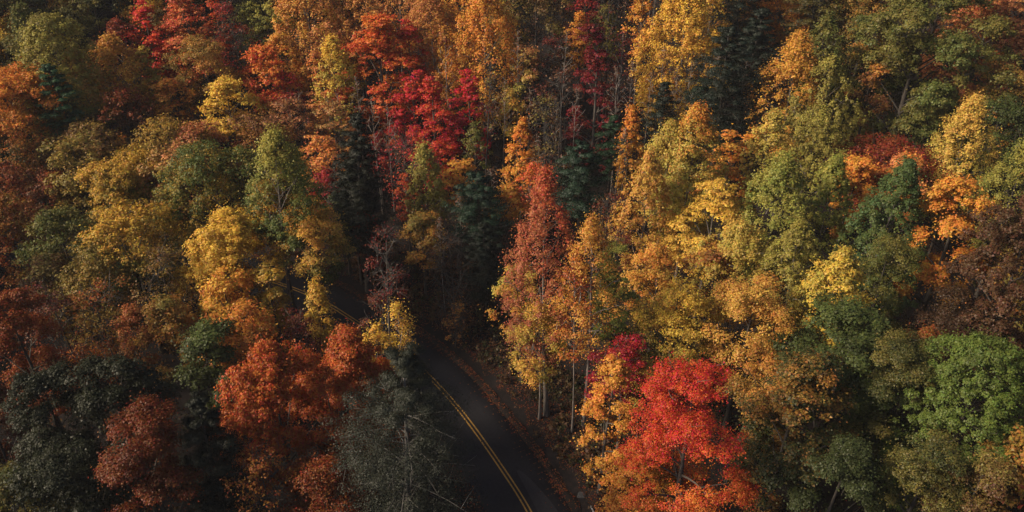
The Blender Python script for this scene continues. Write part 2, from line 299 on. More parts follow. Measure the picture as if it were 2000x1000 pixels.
oak|-49.6|121.5|21.0|13.2|11.0|br|ol|0.5|n|0.8|farthest brown tree showing above the red-orange and salmon maple
oak|-40.3|122.9|21.0|11.8|11.2|dg|ol|0.5|n|0.8|farthest dark green tree above the half bare brown and red tree
pop|-16.2|120.7|22.3|10.7|12.7|am|pk|0.5|n|0.8|farthest amber tree over the narrow red crown at the top edge
pine|0.0|124.3|21.0|9.4|13.0|dk|pn|0.4|n|0.8|farthest dark conifer behind the golden orange giant
bare|6.9|112.1|25.1|8.7|16.4|br|br|0.3|n|0.2|far leafless tree at the top edge left of dark crimson top
bare|13.0|110.9|25.9|8.6|16.9|br|dr|0.3|n|0.2|far leafless tree at the top edge right of dark crimson top
bare|19.5|116.8|23.0|8.3|17.8|br|br|0.3|n|0.2|far leafless tree at the top edge behind slender gold tree
pine|29.9|110.1|25.1|9.2|16.0|dk|pn|0.4|n|0.8|far dark conifer at the top edge behind thin amber crown
pine|39.5|108.4|24.0|8.4|14.4|dk|ol|0.4|n|0.8|far dark conifer behind the amber orange crown at top edge
oak|45.1|115.5|20.1|12.6|11.2|g|am|0.5|n|0.8|farthest green amber crown at top edge between olive crown and huge oak
oak|58.5|112.0|21.0|15.7|10.6|rust|ol|0.5|n|0.8|farthest russet olive crown over the huge dark green oak
oak|68.5|110.6|18.8|13.5|10.7|rust|br|0.5|n|0.8|farthest russet brown crown at the extreme top right corner
slim|-0.9|95.8|17.0|2.6|7.4|br|br|0.3|n|0.06|thin bare grey trunk right of the right brilliant crimson maple
slim|2.1|91.3|18.0|2.5|7.2|br|br|0.3|n|0.06|thin bare grey trunk below the pale lime crown
slim|6.8|100.9|20.0|2.7|7.4|br|br|0.3|n|0.06|thin bare grey trunk below the dull olive brown crown
slim|5.2|90.0|16.0|2.5|7.2|br|br|0.3|n|0.06|thin bare grey trunk between the bare grey tree and nearly leafless tree
slim|7.7|92.5|17.0|2.6|7.2|br|br|0.3|n|0.06|thin bare grey trunk just left of the tall wine red tree, upper one
slim|12.6|95.6|18.0|2.6|7.3|br|br|0.3|n|0.06|thin bare grey trunk just right of the tall wine red tree
slim|14.6|96.4|18.0|2.6|7.3|br|br|0.3|n|0.06|thin bare grey trunk left of the long pale trunk of slender gold tree
slim|16.8|95.2|17.0|2.6|7.3|br|br|0.3|n|0.06|thin bare grey trunk right of the long pale trunk of slender gold tree
slim|20.1|96.2|17.0|2.6|7.4|br|br|0.3|n|0.06|thin bare grey trunk under the middle of the great golden tree
slim|22.0|97.3|17.0|2.6|7.4|br|br|0.3|n|0.06|thin bare grey trunk under the right half of the great golden tree
slim|25.4|98.1|18.0|2.6|7.4|br|br|0.3|n|0.06|thin bare grey trunk against the dim blue-green pine
slim|28.1|95.5|17.0|2.6|7.3|br|br|0.3|n|0.06|thin bare grey trunk between the dim blue-green pine and the shadowy pine
slim|30.4|94.1|16.0|2.6|7.2|br|br|0.3|n|0.06|thin bare grey trunk just left of the gold two tipped tree
slim|3.0|87.5|14.0|2.5|7.2|br|br|0.3|n|0.06|thin bare grey trunk right of the narrow orange spire
slim|5.9|85.0|13.0|2.5|7.2|br|br|0.3|n|0.06|thin bare grey trunk just above the round dark green pine
slim|13.1|88.9|14.0|2.5|7.3|br|br|0.3|n|0.06|thin bare grey trunk behind the narrow gold spire
slim|-5.6|78.0|12.0|2.3|7.0|br|br|0.3|n|0.06|thin bare grey trunk just left of dark flat topped pine
slim|-7.5|73.7|12.0|2.2|6.8|br|br|0.3|n|0.06|thin bare grey trunk beside the olive amber crown in the central gap
slim|-2.3|82.0|13.0|2.4|7.1|br|br|0.3|n|0.06|thin bare grey trunk right behind the dark flat topped pine
slim|0.7|101.5|20.0|2.7|7.5|br|br|0.3|n|0.06|thin bare grey trunk left of the pale lime crown near the top
slim|-18.9|95.5|17.0|2.6|7.4|br|br|0.3|n|0.06|thin bare grey trunk under the lime yellow topped tree
slim|-16.8|92.8|16.0|2.6|7.4|br|br|0.3|n|0.06|thin bare grey trunk below the blazing red-orange maple, left one
slim|-15.1|93.5|15.0|2.6|7.5|br|br|0.3|n|0.06|thin bare grey trunk below the blazing red-orange maple, right one
slim|-26.1|95.3|15.0|2.6|7.5|br|br|0.3|n|0.06|thin bare grey trunk below the small crimson tiered crown
slim|-21.4|95.6|15.0|2.7|7.5|br|br|0.3|n|0.06|thin bare grey trunk beside the thin salmon sprays
"""
# ------------------------------------------------------------------ helpers
def tag(o, label=None, cat=None, group=None, kind=None):
    if label: o['label'] = label
    if cat: o['category'] = cat
    if group: o['group'] = group
    if kind: o['kind'] = kind
    return o

def mesh_np(name, v, f, attrs=None, smooth=False):
    """v (N,3) floats, f (M,k) indices, all faces with k corners"""
    v = np.ascontiguousarray(v, dtype=np.float32); f = np.ascontiguousarray(f, dtype=np.int32)
    me = bpy.data.meshes.new(name)
    me.vertices.add(len(v)); me.vertices.foreach_set('co', v.ravel())
    me.loops.add(f.size); me.loops.foreach_set('vertex_index', f.ravel())
    me.polygons.add(len(f)); me.polygons.foreach_set('loop_start', np.arange(0, f.size, f.shape[1], dtype=np.int32))
    if smooth: me.polygons.foreach_set('use_smooth', np.ones(len(f), dtype=bool))
    for k, a in (attrs or {}).items():
        at = me.attributes.new(k, 'FLOAT', 'FACE'); at.data.foreach_set('value', np.ascontiguousarray(a, dtype=np.float32))
    me.update(calc_edges=True)
    return me

def link(name, me, mat=None, parent=None, loc=(0, 0, 0)):
    o = bpy.data.objects.new(name, me)
    if mat is not None and me is not None and not me.materials: me.materials.append(mat)
    o.location = loc
    o.parent = parent
    col.objects.link(o)
    return o

class Tubes:
    """collects tapered tubes (quads)"""
    def __init__(self): self.v = []; self.f = []; self.n = 0
    def add(self, pts, rad, sides=5):
        pts = np.asarray(pts, dtype=float); rad = np.asarray(rad, dtype=float)
        k = len(pts)
        t = np.gradient(pts, axis=0); t /= np.linalg.norm(t, axis=1)[:, None]+1e-9
        ref = np.array([1., 0, 0]) if abs(t[0][0]) < .8 else np.array([0, 1., 0])
        b = np.cross(t, ref); b /= np.linalg.norm(b, axis=1)[:, None]+1e-9
        c = np.cross(t, b)
        an = np.linspace(0, 2*math.pi, sides, endpoint=False)
        ring = (b[:, None, :]*np.cos(an)[None, :, None]+c[:, None, :]*np.sin(an)[None, :, None])*rad[:, None, None]+pts[:, None, :]
        i = np.arange(k-1)[:, None]*sides; j = np.arange(sides)[None, :]; j2 = (j+1) % sides
        q = np.stack([i+j, i+j2, i+sides+j2, i+sides+j], axis=-1).reshape(-1, 4)+self.n
        self.v.append(ring.reshape(-1, 3)); self.f.append(q); self.n += k*sides
    def mesh(self, name): return mesh_np(name, np.concatenate(self.v), np.concatenate(self.f), smooth=True)

def unit(a): return a/(np.linalg.norm(a, axis=-1, keepdims=True)+1e-9)

def curve_pts(a, b, bend, n=5):
    a = np.asarray(a, float); b = np.asarray(b, float)
    t = np.linspace(0, 1, n)[:, None]
    m = (a+b)/2+bend
    return (1-t)**2*a+2*t*(1-t)*m+t*t*b

# ------------------------------------------------------------------ materials
def new_mat(name):
    m = bpy.data.materials.new(name); m.use_nodes = True
    nt = m.node_tree
    for n in list(nt.nodes): nt.nodes.remove(n)
    return m, nt, nt.nodes.new('ShaderNodeOutputMaterial')

def N(nt, kind, **kw):
    n = nt.nodes.new(kind)
    for k, v in kw.items(): setattr(n, k, v)
    return n

def leaf_material():
    m, nt, out = new_mat('leaf')
    L = nt.links
    ca = N(nt, 'ShaderNodeAttribute', attribute_type='OBJECT', attribute_name='leaf_a')
    cb = N(nt, 'ShaderNodeAttribute', attribute_type='OBJECT', attribute_name='leaf_b')
    ti = N(nt, 'ShaderNodeAttribute', attribute_name='tint')
    va = N(nt, 'ShaderNodeAttribute', attribute_name='vary')
    mix = N(nt, 'ShaderNodeMix', data_type='RGBA')
    mo = N(nt, 'ShaderNodeAttribute', attribute_type='OBJECT', attribute_name='leaf_mix')
    ad = N(nt, 'ShaderNodeMath', operation='ADD', use_clamp=True)
    L.new(ti.outputs['Fac'], ad.inputs[0]); L.new(mo.outputs['Fac'], ad.inputs[1]); L.new(ad.outputs[0], mix.inputs[0]); L.new(ca.outputs['Color'], mix.inputs[6]); L.new(cb.outputs['Color'], mix.inputs[7])
    hsv = N(nt, 'ShaderNodeHueSaturation')
    mh = N(nt, 'ShaderNodeMapRange'); mh.inputs[3].default_value = .474; mh.inputs[4].default_value = .526
    fr = N(nt, 'ShaderNodeMath', operation='FRACT'); mu = N(nt, 'ShaderNodeMath', operation='MULTIPLY'); mu.inputs[1].default_value = 17.31
    L.new(va.outputs['Fac'], mu.inputs[0]); L.new(mu.outputs[0], fr.inputs[0]); L.new(fr.outputs[0], mh.inputs[0])
    mv = N(nt, 'ShaderNodeMapRange'); mv.inputs[3].default_value = .62; mv.inputs[4].default_value = 1.35
    L.new(va.outputs['Fac'], mv.inputs[0])
    L.new(mh.outputs[0], hsv.inputs['Hue']); L.new(mv.outputs[0], hsv.inputs['Value']); L.new(mix.outputs[2], hsv.inputs['Color'])
    d = N(nt, 'ShaderNodeBsdfDiffuse'); t = N(nt, 'ShaderNodeBsdfTranslucent'); g = N(nt, 'ShaderNodeBsdfGlossy')
    g.inputs['Roughness'].default_value = .5; g.inputs['Color'].default_value = (.8, .8, .8, 1)
    L.new(hsv.outputs[0], d.inputs['Color']); L.new(hsv.outputs[0], t.inputs['Color'])
    m1 = N(nt, 'ShaderNodeMixShader'); m1.inputs[0].default_value = .22
    L.new(d.outputs[0], m1.inputs[1]); L.new(t.outputs[0], m1.inputs[2])
    m2 = N(nt, 'ShaderNodeMixShader'); m2.inputs[0].default_value = .02
    L.new(m1.outputs[0], m2.inputs[1]); L.new(g.outputs[0], m2.inputs[2])
    L.new(m2.outputs[0], out.inputs['Surface'])
    return m

def bark_material():
    m, nt, out = new_mat('bark')
    L = nt.links
    oi = N(nt, 'ShaderNodeObjectInfo')
    tc = N(nt, 'ShaderNodeTexCoord')
    mp = N(nt, 'ShaderNodeMapping'); mp.inputs['Scale'].default_value = (6, 6, 1.2)
    no = N(nt, 'ShaderNodeTexNoise'); no.inputs['Scale'].default_value = 1.6; no.inputs['Detail'].default_value = 5
    L.new(tc.outputs['Object'], mp.inputs[0]); L.new(mp.outputs[0], no.inputs[0])
    mr = N(nt, 'ShaderNodeMapRange'); mr.inputs[1].default_value = .3; mr.inputs[2].default_value = .7
    mr.inputs[3].default_value = .5; mr.inputs[4].default_value = 1.3
    L.new(no.outputs[0], mr.inputs[0])
    mx = N(nt, 'ShaderNodeMix', data_type='RGBA', blend_type='MULTIPLY'); mx.inputs[0].default_value = 1
    L.new(oi.outputs['Color'], mx.inputs[6]); L.new(mr.outputs[0], mx.inputs[7])
    b = N(nt, 'ShaderNodeBsdfPrincipled'); b.inputs['Roughness'].default_value = .9
    L.new(mx.outputs[2], b.inputs['Base Color'])
    L.new(b.outputs[0], out.inputs['Surface'])
    return m

def ramp_material(name, stops, scale, detail=8, rough=.9, spec=.3, bump=0, coord='Object', stretch=(1, 1, 1), second=None):
    m, nt, out = new_mat(name)
    L = nt.links
    tc = N(nt, 'ShaderNodeTexCoord'); mp = N(nt, 'ShaderNodeMapping'); mp.inputs['Scale'].default_value = stretch
    no = N(nt, 'ShaderNodeTexNoise'); no.inputs['Scale'].default_value = scale; no.inputs['Detail'].default_value = detail
    no.inputs['Roughness'].default_value = .65
    L.new(tc.outputs[coord], mp.inputs[0]); L.new(mp.outputs[0], no.inputs[0])
    r = N(nt, 'ShaderNodeValToRGB')
    while len(r.color_ramp.elements) < len(stops): r.color_ramp.elements.new(.5)
    for e, (p, c) in zip(r.color_ramp.elements, stops): e.position = p; e.color = (*c, 1)
    L.new(no.outputs[0], r.inputs[0])
    colr = r.outputs[0]
    if second:
        n2 = N(nt, 'ShaderNodeTexNoise'); n2.inputs['Scale'].default_value = second[0]; n2.inputs['Detail'].default_value = 3
        L.new(mp.outputs[0], n2.inputs[0])
        mr = N(nt, 'ShaderNodeMapRange'); mr.inputs[1].default_value = .3; mr.inputs[2].default_value = .7
        mr.inputs[3].default_value = second[1]; mr.inputs[4].default_value = second[2]
        L.new(n2.outputs[0], mr.inputs[0])
        mx = N(nt, 'ShaderNodeMix', data_type='RGBA', blend_type='MULTIPLY'); mx.inputs[0].default_value = 1
        L.new(colr, mx.inputs[6]); L.new(mr.outputs[0], mx.inputs[7]); colr = mx.outputs[2]
    b = N(nt, 'ShaderNodeBsdfPrincipled'); b.inputs['Roughness'].default_value = rough
    b.inputs['Specular IOR Level'].default_value = spec
    L.new(colr, b.inputs['Base Color'])
    if bump:
        bp = N(nt, 'ShaderNodeBump'); bp.inputs['Strength'].default_value = bump; bp.inputs['Distance'].default_value = .05
        L.new(no.outputs[0], bp.inputs['Height']); L.new(bp.outputs[0], b.inputs['Normal'])
    L.new(b.outputs[0], out.inputs['Surface'])
    return m

LEAF = leaf_material()
BARK = bark_material()
SOIL = ramp_material('forest_floor', [(.3, (.006, .0045, .0045)), (.5, (.012, .0085, .008)), (.64, (.024, .014, .012)), (.8, (.055, .028, .022))], 2.2, 10, bump=.6, second=(.12, .6, 1.3))
ASPHALT = ramp_material('asphalt', [(.3, (.015, .0145, .017)), (.7, (.026, .0248, .0285))], 3.5, 10, rough=.8, spec=.25, second=(.25, .8, 1.25))
SKYLIT = ramp_material('skylit_asphalt', [(.3, (.026, .0245, .0275)), (.7, (.038, .0355, .039))], 3.0, 10, rough=.75, spec=.3, second=(.4, .85, 1.15))  # asphalt colour lightened to imitate sky light on the lane
SHOULDER = ramp_material('shoulder_dirt', [(.3, (.012, .01, .009)), (.6, (.03, .022, .018)), (.8, (.06, .042, .032))], 5.0, 10, bump=.5)
YELLOW = ramp_material('yellow_paint', [(.3, (.06, .04, .02)), (.38, (.34, .19, .04)), (.55, (.5, .28, .05)), (.8, (.58, .34, .065))], 6.0, 8, rough=.7)
METAL = ramp_material('galvanised_steel', [(.3, (.45, .45, .46)), (.7, (.6, .6, .6))], 8.0, 4, rough=.5)
STONE = ramp_material('grey_stone', [(.3, (.04, .04, .042)), (.7, (.09, .088, .088))], 4.0, 6, bump=.5)

def srgb(r, g, b):
    return tuple(((c/255)/12.92 if c/255 < .04045 else ((c/255+.055)/1.055)**2.4) for c in (r, g, b))
def leaf_colour(v):
    c = srgb(*v); l = .3*c[0]+.59*c[1]+.11*c[2]
    return tuple(min(.78, max(.002, (l+(q-l)*PAL_SAT)*PAL_GAIN)) for q in c)
PAL = {k: leaf_colour(v) for k, v in PALETTE.items()}

# ------------------------------------------------------------------ ground and road (setting)
def build_ground():
    xs = np.concatenate([np.linspace(-500, -110, 24, endpoint=False), np.linspace(-110, 90, 141), np.linspace(90, 500, 25)[1:]])
    ys = np.concatenate([np.linspace(-300, 15, 16, endpoint=False), np.linspace(15, 160, 140), np.linspace(160, 700, 30)[1:]])
    X, Y = np.meshgrid(xs, ys)
    Z = ground(X, Y)
    v = np.stack([X, Y, Z], -1).reshape(-1, 3)
    nx = len(xs); i = np.arange(len(ys)-1)[:, None]*nx; j = np.arange(nx-1)[None, :]
    f = np.stack([i+j, i+j+1, i+j+1+nx, i+j+nx], -1).reshape(-1, 4)
    o = link('ground', mesh_np('ground', v, f, smooth=True), SOIL)
    tag(o, 'dark leaf strewn forest floor under all the trees', None, kind='structure')
    return o

RP = np.array(ROAD)
def road_samples(step=.6):
    seg = np.hypot(*np.diff(RP, axis=0).T); s = np.concatenate([[0], np.cumsum(seg)])
    t = np.arange(0, s[-1], step)
    P = np.stack([np.interp(t, s, RP[:, 0]), np.interp(t, s, RP[:, 1])], -1)
    for _ in range(6): P[1:-1] = .25*P[:-2]+.5*P[1:-1]+.25*P[2:]
    d = unit(np.gradient(P, axis=0)); n = np.stack([d[:, 1], -d[:, 0]], -1)        # n points right
    return P, n
RS, RN = road_samples()

def strip(name, offs, zs, mat, parent=None, a=0, b=None, wob=0, seed=0):
    P, n = RS[a:b], RN[a:b]
    rs = np.random.RandomState(seed)
    k = len(P); m = len(offs)
    off = np.repeat(np.array(offs)[None, :], k, 0)
    if wob:
        w = rs.normal(0, wob, (k, m)); 
        for _ in range(2): w[1:-1] = .25*w[:-2]+.5*w[1:-1]+.25*w[2:]
        off = off+w
    v = np.concatenate([P[:, None, :]+n[:, None, :]*off[:, :, None], np.broadcast_to(np.array(zs)[None, :, None], (k, m, 1))], -1).reshape(-1, 3)
    i = np.arange(k-1)[:, None]*m; j = np.arange(m-1)[None, :]
    f = np.stack([i+j, i+j+1, i+m+j+1, i+m+j], -1).reshape(-1, 4)
    return link(name, mesh_np(name, v, f), mat, parent)

build_ground()
road = strip('road', [-3.35, -3.3, -1.7, 0, 1.7, 3.3, 3.35], [-.1, .005, .03, .045, .03, .005, -.1], ASPHALT)
tag(road, 'dark asphalt two lane road curving through the forest', None, kind='structure')
for c in (-.17, .17):
    strip('centre_line', [c-.065, c+.065], [.052, .052], YELLOW, road, wob=.006, seed=int(c*100)+50)
# sky light on the right lane's near end, painted as lighter asphalt
near = [i for i in range(len(RS)) if RS[i][1] < 50]
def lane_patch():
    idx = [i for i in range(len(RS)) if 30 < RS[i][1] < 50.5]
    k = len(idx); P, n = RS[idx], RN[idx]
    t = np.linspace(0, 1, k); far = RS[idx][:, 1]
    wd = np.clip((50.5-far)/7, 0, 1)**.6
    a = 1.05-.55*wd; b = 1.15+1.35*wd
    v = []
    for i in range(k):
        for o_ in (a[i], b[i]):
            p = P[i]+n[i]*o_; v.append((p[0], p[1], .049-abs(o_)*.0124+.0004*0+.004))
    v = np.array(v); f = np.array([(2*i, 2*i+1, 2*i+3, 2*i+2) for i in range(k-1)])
    return link('skylit_lane', mesh_np('skylit_lane', v, f), SKYLIT, road)
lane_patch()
sh = strip('road_shoulder', [3.34, 3.6, 3.95, 4.15], [-.01, .012, -.0, -.12], SHOULDER, wob=.16, seed=3)
tag(sh, 'narrow dirt shoulder along the uphill side of the road', None, kind='structure')
sh2 = strip('road_shoulder', [-4.1, -3.7, -3.34], [-.12, .0, -.01], SHOULDER, wob=.05, seed=4)
tag(sh2, 'narrow dirt shoulder along the downhill side of the road', None, kind='structure')

# ------------------------------------------------------------------ leaves
def leaf_mesh(name, c, nrm, size, tint, vary, rs, quads=False, aspect=.62):
    n = len(c)
    nrm = unit(nrm)
    r = rs.normal(size=(n, 3)); t = unit(np.cross(nrm, r)); b = np.cross(nrm, t)
    s = size[:, None]
    if quads:
        up = nrm*s*.16
        v = np.stack([c+t*s*.72, c+b*s*aspect*.62+up, c-t*s*.72, c-b*s*aspect*.62+up], 1).reshape(-1, 3)
        f = np.arange(4*n).reshape(-1, 4)
    else:
        v = np.stack([c+t*s*.85, c-t*s*.45+b*s*aspect, c-t*s*.45-b*s*aspect], 1).reshape(-1, 3)
        f = np.arange(3*n).reshape(-1, 3)
    return mesh_np(name, v, f, {'tint': tint, 'vary': np.clip(vary, 0, 1)})

def profile(kind, t):
    t = np.asarray(t, float)
    if kind in ('oak', 'dome', 'mapb'):
        return np.where(t > .4, np.sqrt(np.clip(1-((t-.4)/.62)**2, .02, 1)), np.sqrt(np.clip(1-((.4-t)/.5)**2, .1, 1)))
    if kind == 'maple':
        return np.where(t > .35, np.clip(1-((t-.35)/.68)**1.7, .12, 1), np.clip(.62+.38*t/.35, .1, 1))
    if kind in ('pop', 'slim'):
        return np.where(t > .32, np.clip(1-((t-.32)/.7)**1.75, .05, 1), np.clip(.5+.5*t/.32, .1, 1))
    return np.where(t > .3, np.clip(1-((t-.3)/.73)**2.1, .1, 1), .75+.25*t/.3)

GA = math.pi*(3-math.sqrt(5))
LEAF_SCALE = 1.0
COVER = .85
LEAF_TOTAL = 0

def grow(kind, H, w, h, tb, dens, seed, ls):
    """one tree with its base at the origin: (trunk mesh, crown mesh)"""
    global LEAF_TOTAL
    rs = np.random.RandomState(seed)
    h = min(h*(1.0 if kind in ('pine', 'slim', 'bare') else 1.22), H*.88)
    z0 = H-h                                     # crown base
    tb_ = Tubes()
    ph = rs.uniform(0, 6.28)
    style = 'maple' if kind == 'bare' else kind
    # trunk, slightly bent
    lean = rs.normal(0, .018, 2)*H
    ttop = z0+h*(.93 if kind == 'pine' else .8)
    zt = np.linspace(-.4, ttop, 9)
    kx = np.sin(zt/H*3+ph)*.012*H; ky = np.cos(zt/H*2.6+ph)*.012*H
    kx -= kx[-1]; ky -= ky[-1]
    u = 1-zt/H
    tp = np.stack([kx+lean[0]*u, ky+lean[1]*u, zt], -1)
    rb = max(.11, .0125*H+.008*w)*(.6 if kind in ('slim', 'bare') else 1)*(.55 if w < 4 and kind == 'slim' else 1)*(.62 if kind == 'pop' else 1)
    rad = rb*(1-.82*(zt-zt[0])/(ttop-zt[0])); rad[0] *= 1.5; rad[1] *= 1.06
    tb_.add(tp, rad, 7)
    def on_trunk(z): return np.array([np.interp(z, zt, tp[:, 0]), np.interp(z, zt, tp[:, 1]), z]), float(np.interp(z, zt, rad))
    C = []; NR = []; SZ = []; TI = []; VA = []
    ls = ls*rs.uniform(.92, 1.12)*(.78 if kind == 'mapb' else 1)
    if kind == 'pine':
        ls *= .88
        area = math.pi*w*h*.62
        n_tot = int(dens*area*1.55/(ls*ls*.42))
        nb = int(np.clip(h*5.5, 34, 90))
        per = max(30, n_tot//nb)
        for i in range(nb):
            t = (i+.5+rs.uniform(-.4, .4))/nb
            R = float(profile('pine', t))*w/2*rs.uniform(.72, 1.12)
            a = i*GA+rs.normal(0, .3)
            zz = z0+t*h*.96
            base, r_ = on_trunk(min(zz, ttop-.05))
            d = np.array([math.cos(a), math.sin(a), 0])
            tip = base+d*R+np.array([0, 0, R*(.32*t+.0)-R*.1*(1-t)])
            if t > .9: tip[2] += h*.05
            br = curve_pts(base, tip, np.array([0, 0, R*.12]), 4)
            tb_.add(br, np.linspace(min(.06, r_*.5), .012, 4), 3)
            for kk in range(2):                     # dead side twigs
                q = rs.uniform(.3, .9); p0 = base+(tip-base)*q; p1 = p0+rs.normal(0, .35, 3)*R*.5+d*R*.15+np.array([0, 0, .1])
                tb_.add(curve_pts(p0, p1, rs.normal(0, .05, 3), 3), [.022, .015, .006], 3)
            nk = per
            # puffs of needles along the branch
            npf = max(3, int(R*2.2))
            pc = []
            for k in range(npf):
                q = .28+.75*(k+rs.rand())/npf
                side = np.cross(d, [0, 0, 1.])
                pc.append(base+(tip-base)*min(q, 1.03)+side*rs.normal(0, .26)*R*q+np.array([0, 0, R*.1*rs.rand()]))
            pc = np.array(pc); ids = rs.randint(0, npf, nk)
            uu = unit(rs.normal(size=(nk, 3))); uu[:, 2] = np.abs(uu[:, 2])*.9-.12
            pr = (.2+.13*R)*rs.uniform(.5, 1.15, (nk, 1))
            c = pc[ids]+uu*pr*np.array([1.15, 1.15, .55])
            C.append(c); NR.append(uu*.8+d*.3+np.array([0, 0, .45])+rs.normal(0, .26, (nk, 3)))
            SZ.append(ls*rs.uniform(.7, 1.25, nk))
            pt = rs.uniform(0, 1, npf)
            TI.append((pt[ids]-.5)*.7+rs.uniform(-.3, .3, nk)); VA.append(np.clip(rs.normal(.5, .1, nk), 0, 1))
        aspect = .36
    else:
        if kind == 'oak': nl = int(np.clip(9+w*1.3, 11, 30)); lr0, flat = .19, .8
        elif kind in ('maple', 'mapb'): nl = int(np.clip(14+w*1.4+h*.8, 18, 46)); lr0, flat = .165, .42
        elif kind == 'bare': nl = int(np.clip(12+w, 12, 22)); lr0, flat = .2, .7; dens *= .5
        else: nl = int(np.clip(14+w*.8+h*.5, 14, 34)); lr0, flat = .17, 1.05
        lo = []
        for i in range(nl):
            t = (i+.5+rs.uniform(-.3, .3))/nl
            t = t**(.8 if kind == 'oak' else 1)
            R = float(profile(style, t))*w/2
            lr = lr0*w*rs.uniform(.6, 1.45)*(.75+.25*R/(w/2))
            if kind in ('pop', 'slim'): lr = max(lr, .6)
            rr = max(0, R-lr*.6)*(rs.uniform(.7, 1.16) if rs.rand() < .7 else rs.uniform(.2, .7))
            a = i*GA+rs.normal(0, .35)+ph
            z = np.clip(z0+t*h, z0+lr*flat*.7, H-lr*flat*.85)
            lo.append((rr*math.cos(a), rr*math.sin(a), z, lr))
        lo = np.array(lo)
        if kind in ('oak', 'maple', 'mapb', 'bare') and nl > 10:     # uneven crown: lost limbs, lean, flattened side
            drop = rs.rand(nl) < .13; drop[-1] = False; lo = lo[~drop]; nl = len(lo)
            ca = rs.uniform(0, 3.14); k1 = rs.uniform(.82, 1.0); cs_, sn_ = math.cos(ca), math.sin(ca)
            ax, bx_ = lo[:, 0]*cs_+lo[:, 1]*sn_, (-lo[:, 0]*sn_+lo[:, 1]*cs_)*k1
            lo[:, 0], lo[:, 1] = ax*cs_-bx_*sn_, ax*sn_+bx_*cs_
            tt_ = (lo[:, 2]-z0)/h-.5; lo[:, :2] += tt_[:, None]*rs.normal(0, .1, 2)*w
        top = lr0*w*.8
        tk = .03 if kind in ('pop', 'slim', 'dome') else .1
        lo[-1] = (rs.normal(0, tk)*w, rs.normal(0, tk)*w, H-top*flat, top)
        # limbs
        for (lx, ly, lz, lr) in lo:
            hd = math.hypot(lx, ly)
            zs = np.clip(lz-hd*rs.uniform(.5, .95)-.3, min(z0*.92, ttop*.6), ttop-.1)
            p0, r_ = on_trunk(zs)
            pt_ = curve_pts(p0, (lx, ly, lz), np.array([lx*.12, ly*.12, hd*.16])+rs.normal(0, .1, 3), 5)
            tb_.add(pt_, np.linspace(min(r_*.62, .16), .028, 5), 4 if kind == 'bare' else 3)
            nt_ = 8 if kind == 'bare' else 2
            for k in range(nt_):
                q = rs.uniform(.45, 1.0) if kind == 'bare' else 1.
                s0 = pt_[0]+(pt_[-1]-pt_[0])*q if q < 1 else pt_[-1]
                dv = unit(rs.normal(size=3)+np.array([lx, ly, 0])/(w/2)*.8+np.array([0, 0, .6]))
                e = s0+dv*lr*rs.uniform(.8, 1.7 if kind == 'bare' else 1.1)
                tw = curve_pts(s0, e, rs.normal(0, .12, 3)*lr, 4)
                tb_.add(tw, np.linspace(.034, .012, 4), 3)
                if kind == 'bare':
                    for kk in range(2):
                        s1 = tw[rs.randint(1, 4)]; e1 = s1+unit(dv+rs.normal(0, .6, 3))*lr*rs.uniform(.4, .9)
                        tb_.add(curve_pts(s1, e1, rs.normal(0, .06, 3), 3), [.02, .014, .007], 3)
        # clumps on the lobes
        tufts = kind in ('pop', 'slim', 'dome')
        cr0 = {'oak': .52, 'maple': .42, 'mapb': .42, 'bare': .45}.get(kind, .40)*(.8+.022*w)*rs.uniform(.75, 1.3)
        CC = []; CR = []; CL = []; CO = []
        for li, (lx, ly, lz, lr) in enumerate(lo):
            nc = int(np.clip(1.7*(lr/cr0)**2*(1.0 if flat > .5 else .8), 4, 36))
            dd = unit(rs.normal(size=(nc*3, 3)))
            out = unit(np.array([lx, ly, (lz-z0-h*.35)*.8])+1e-6)
            sc = dd@out+.5*dd[:, 2]+rs.uniform(-.7, .7, nc*3)
            dd = dd[np.argsort(-sc)[:nc]]
            CC.append(np.array([lx, ly, lz])+dd*np.array([lr, lr, lr*flat])*rs.uniform(.6, 1.2, (nc, 1)))
            CR.append(cr0*rs.uniform(.6, 1.3, nc)); CL.append(np.full(nc, li)); CO.append(dd*.6+out*.4)
        if tufts:
            CC = []; CR = []; CL = []; CO = []
            nc = int(np.clip(math.pi*w*h*(.6 if kind == 'slim' else (1.5 if kind == 'dome' else .95)*max(1, dens)), 60, 800))
            t = rs.rand(nc)**.85; a = rs.uniform(0, 6.283, nc)
            k1, k2, k3 = rs.uniform(0, 6.28, 3)
            R = profile('dome' if kind == 'dome' else 'pop', t)*w/2*(1+.13*np.sin(3*a+k1+4*t)+.10*np.sin(5*a+k2-7*t)+.08*np.sin(9*t*h*.35+k3+2*a))
            q = np.where(rs.rand(nc) < .72, rs.uniform(.84, 1.06, nc), rs.uniform(.35, .85, nc))
            R = R*q
            CC = [np.stack([R*np.cos(a), R*np.sin(a), z0+t*h*.985+rs.normal(0, .12, nc)], -1)]
            CR = [cr0*rs.uniform(.55, 1.3, nc)]
            CL = [((a/6.283*4).astype(int)+4*(t*len(lo)/5).astype(int)) % len(lo)]
            CO = [np.stack([np.cos(a)*.8, np.sin(a)*.8, .3+.6*t], -1)]
        CC = np.concatenate(CC); CR = np.concatenate(CR); CL = np.concatenate(CL); CO = np.concatenate(CO)
        # fit the clumps into the crown's own width and height
        ext = np.percentile(np.hypot(CC[:, 0], CC[:, 1]), 92)+cr0*.6
        CC[:, :2] *= np.clip((w/2)/ext, .75, 1.3)
        zmx = CC[:, 2].max()+cr0*.45
        CC[:, 2] += (H-zmx)*np.clip((CC[:, 2]-z0)/h, 0, 1)
        area = math.pi*w*h*.8
        n_tot = int(dens*area*COVER*(1.25 if w > 11 else 1)/(ls*ls*.62))
        wgt = CR**2; ids = rs.choice(len(CC), n_tot, p=wgt/wgt.sum())
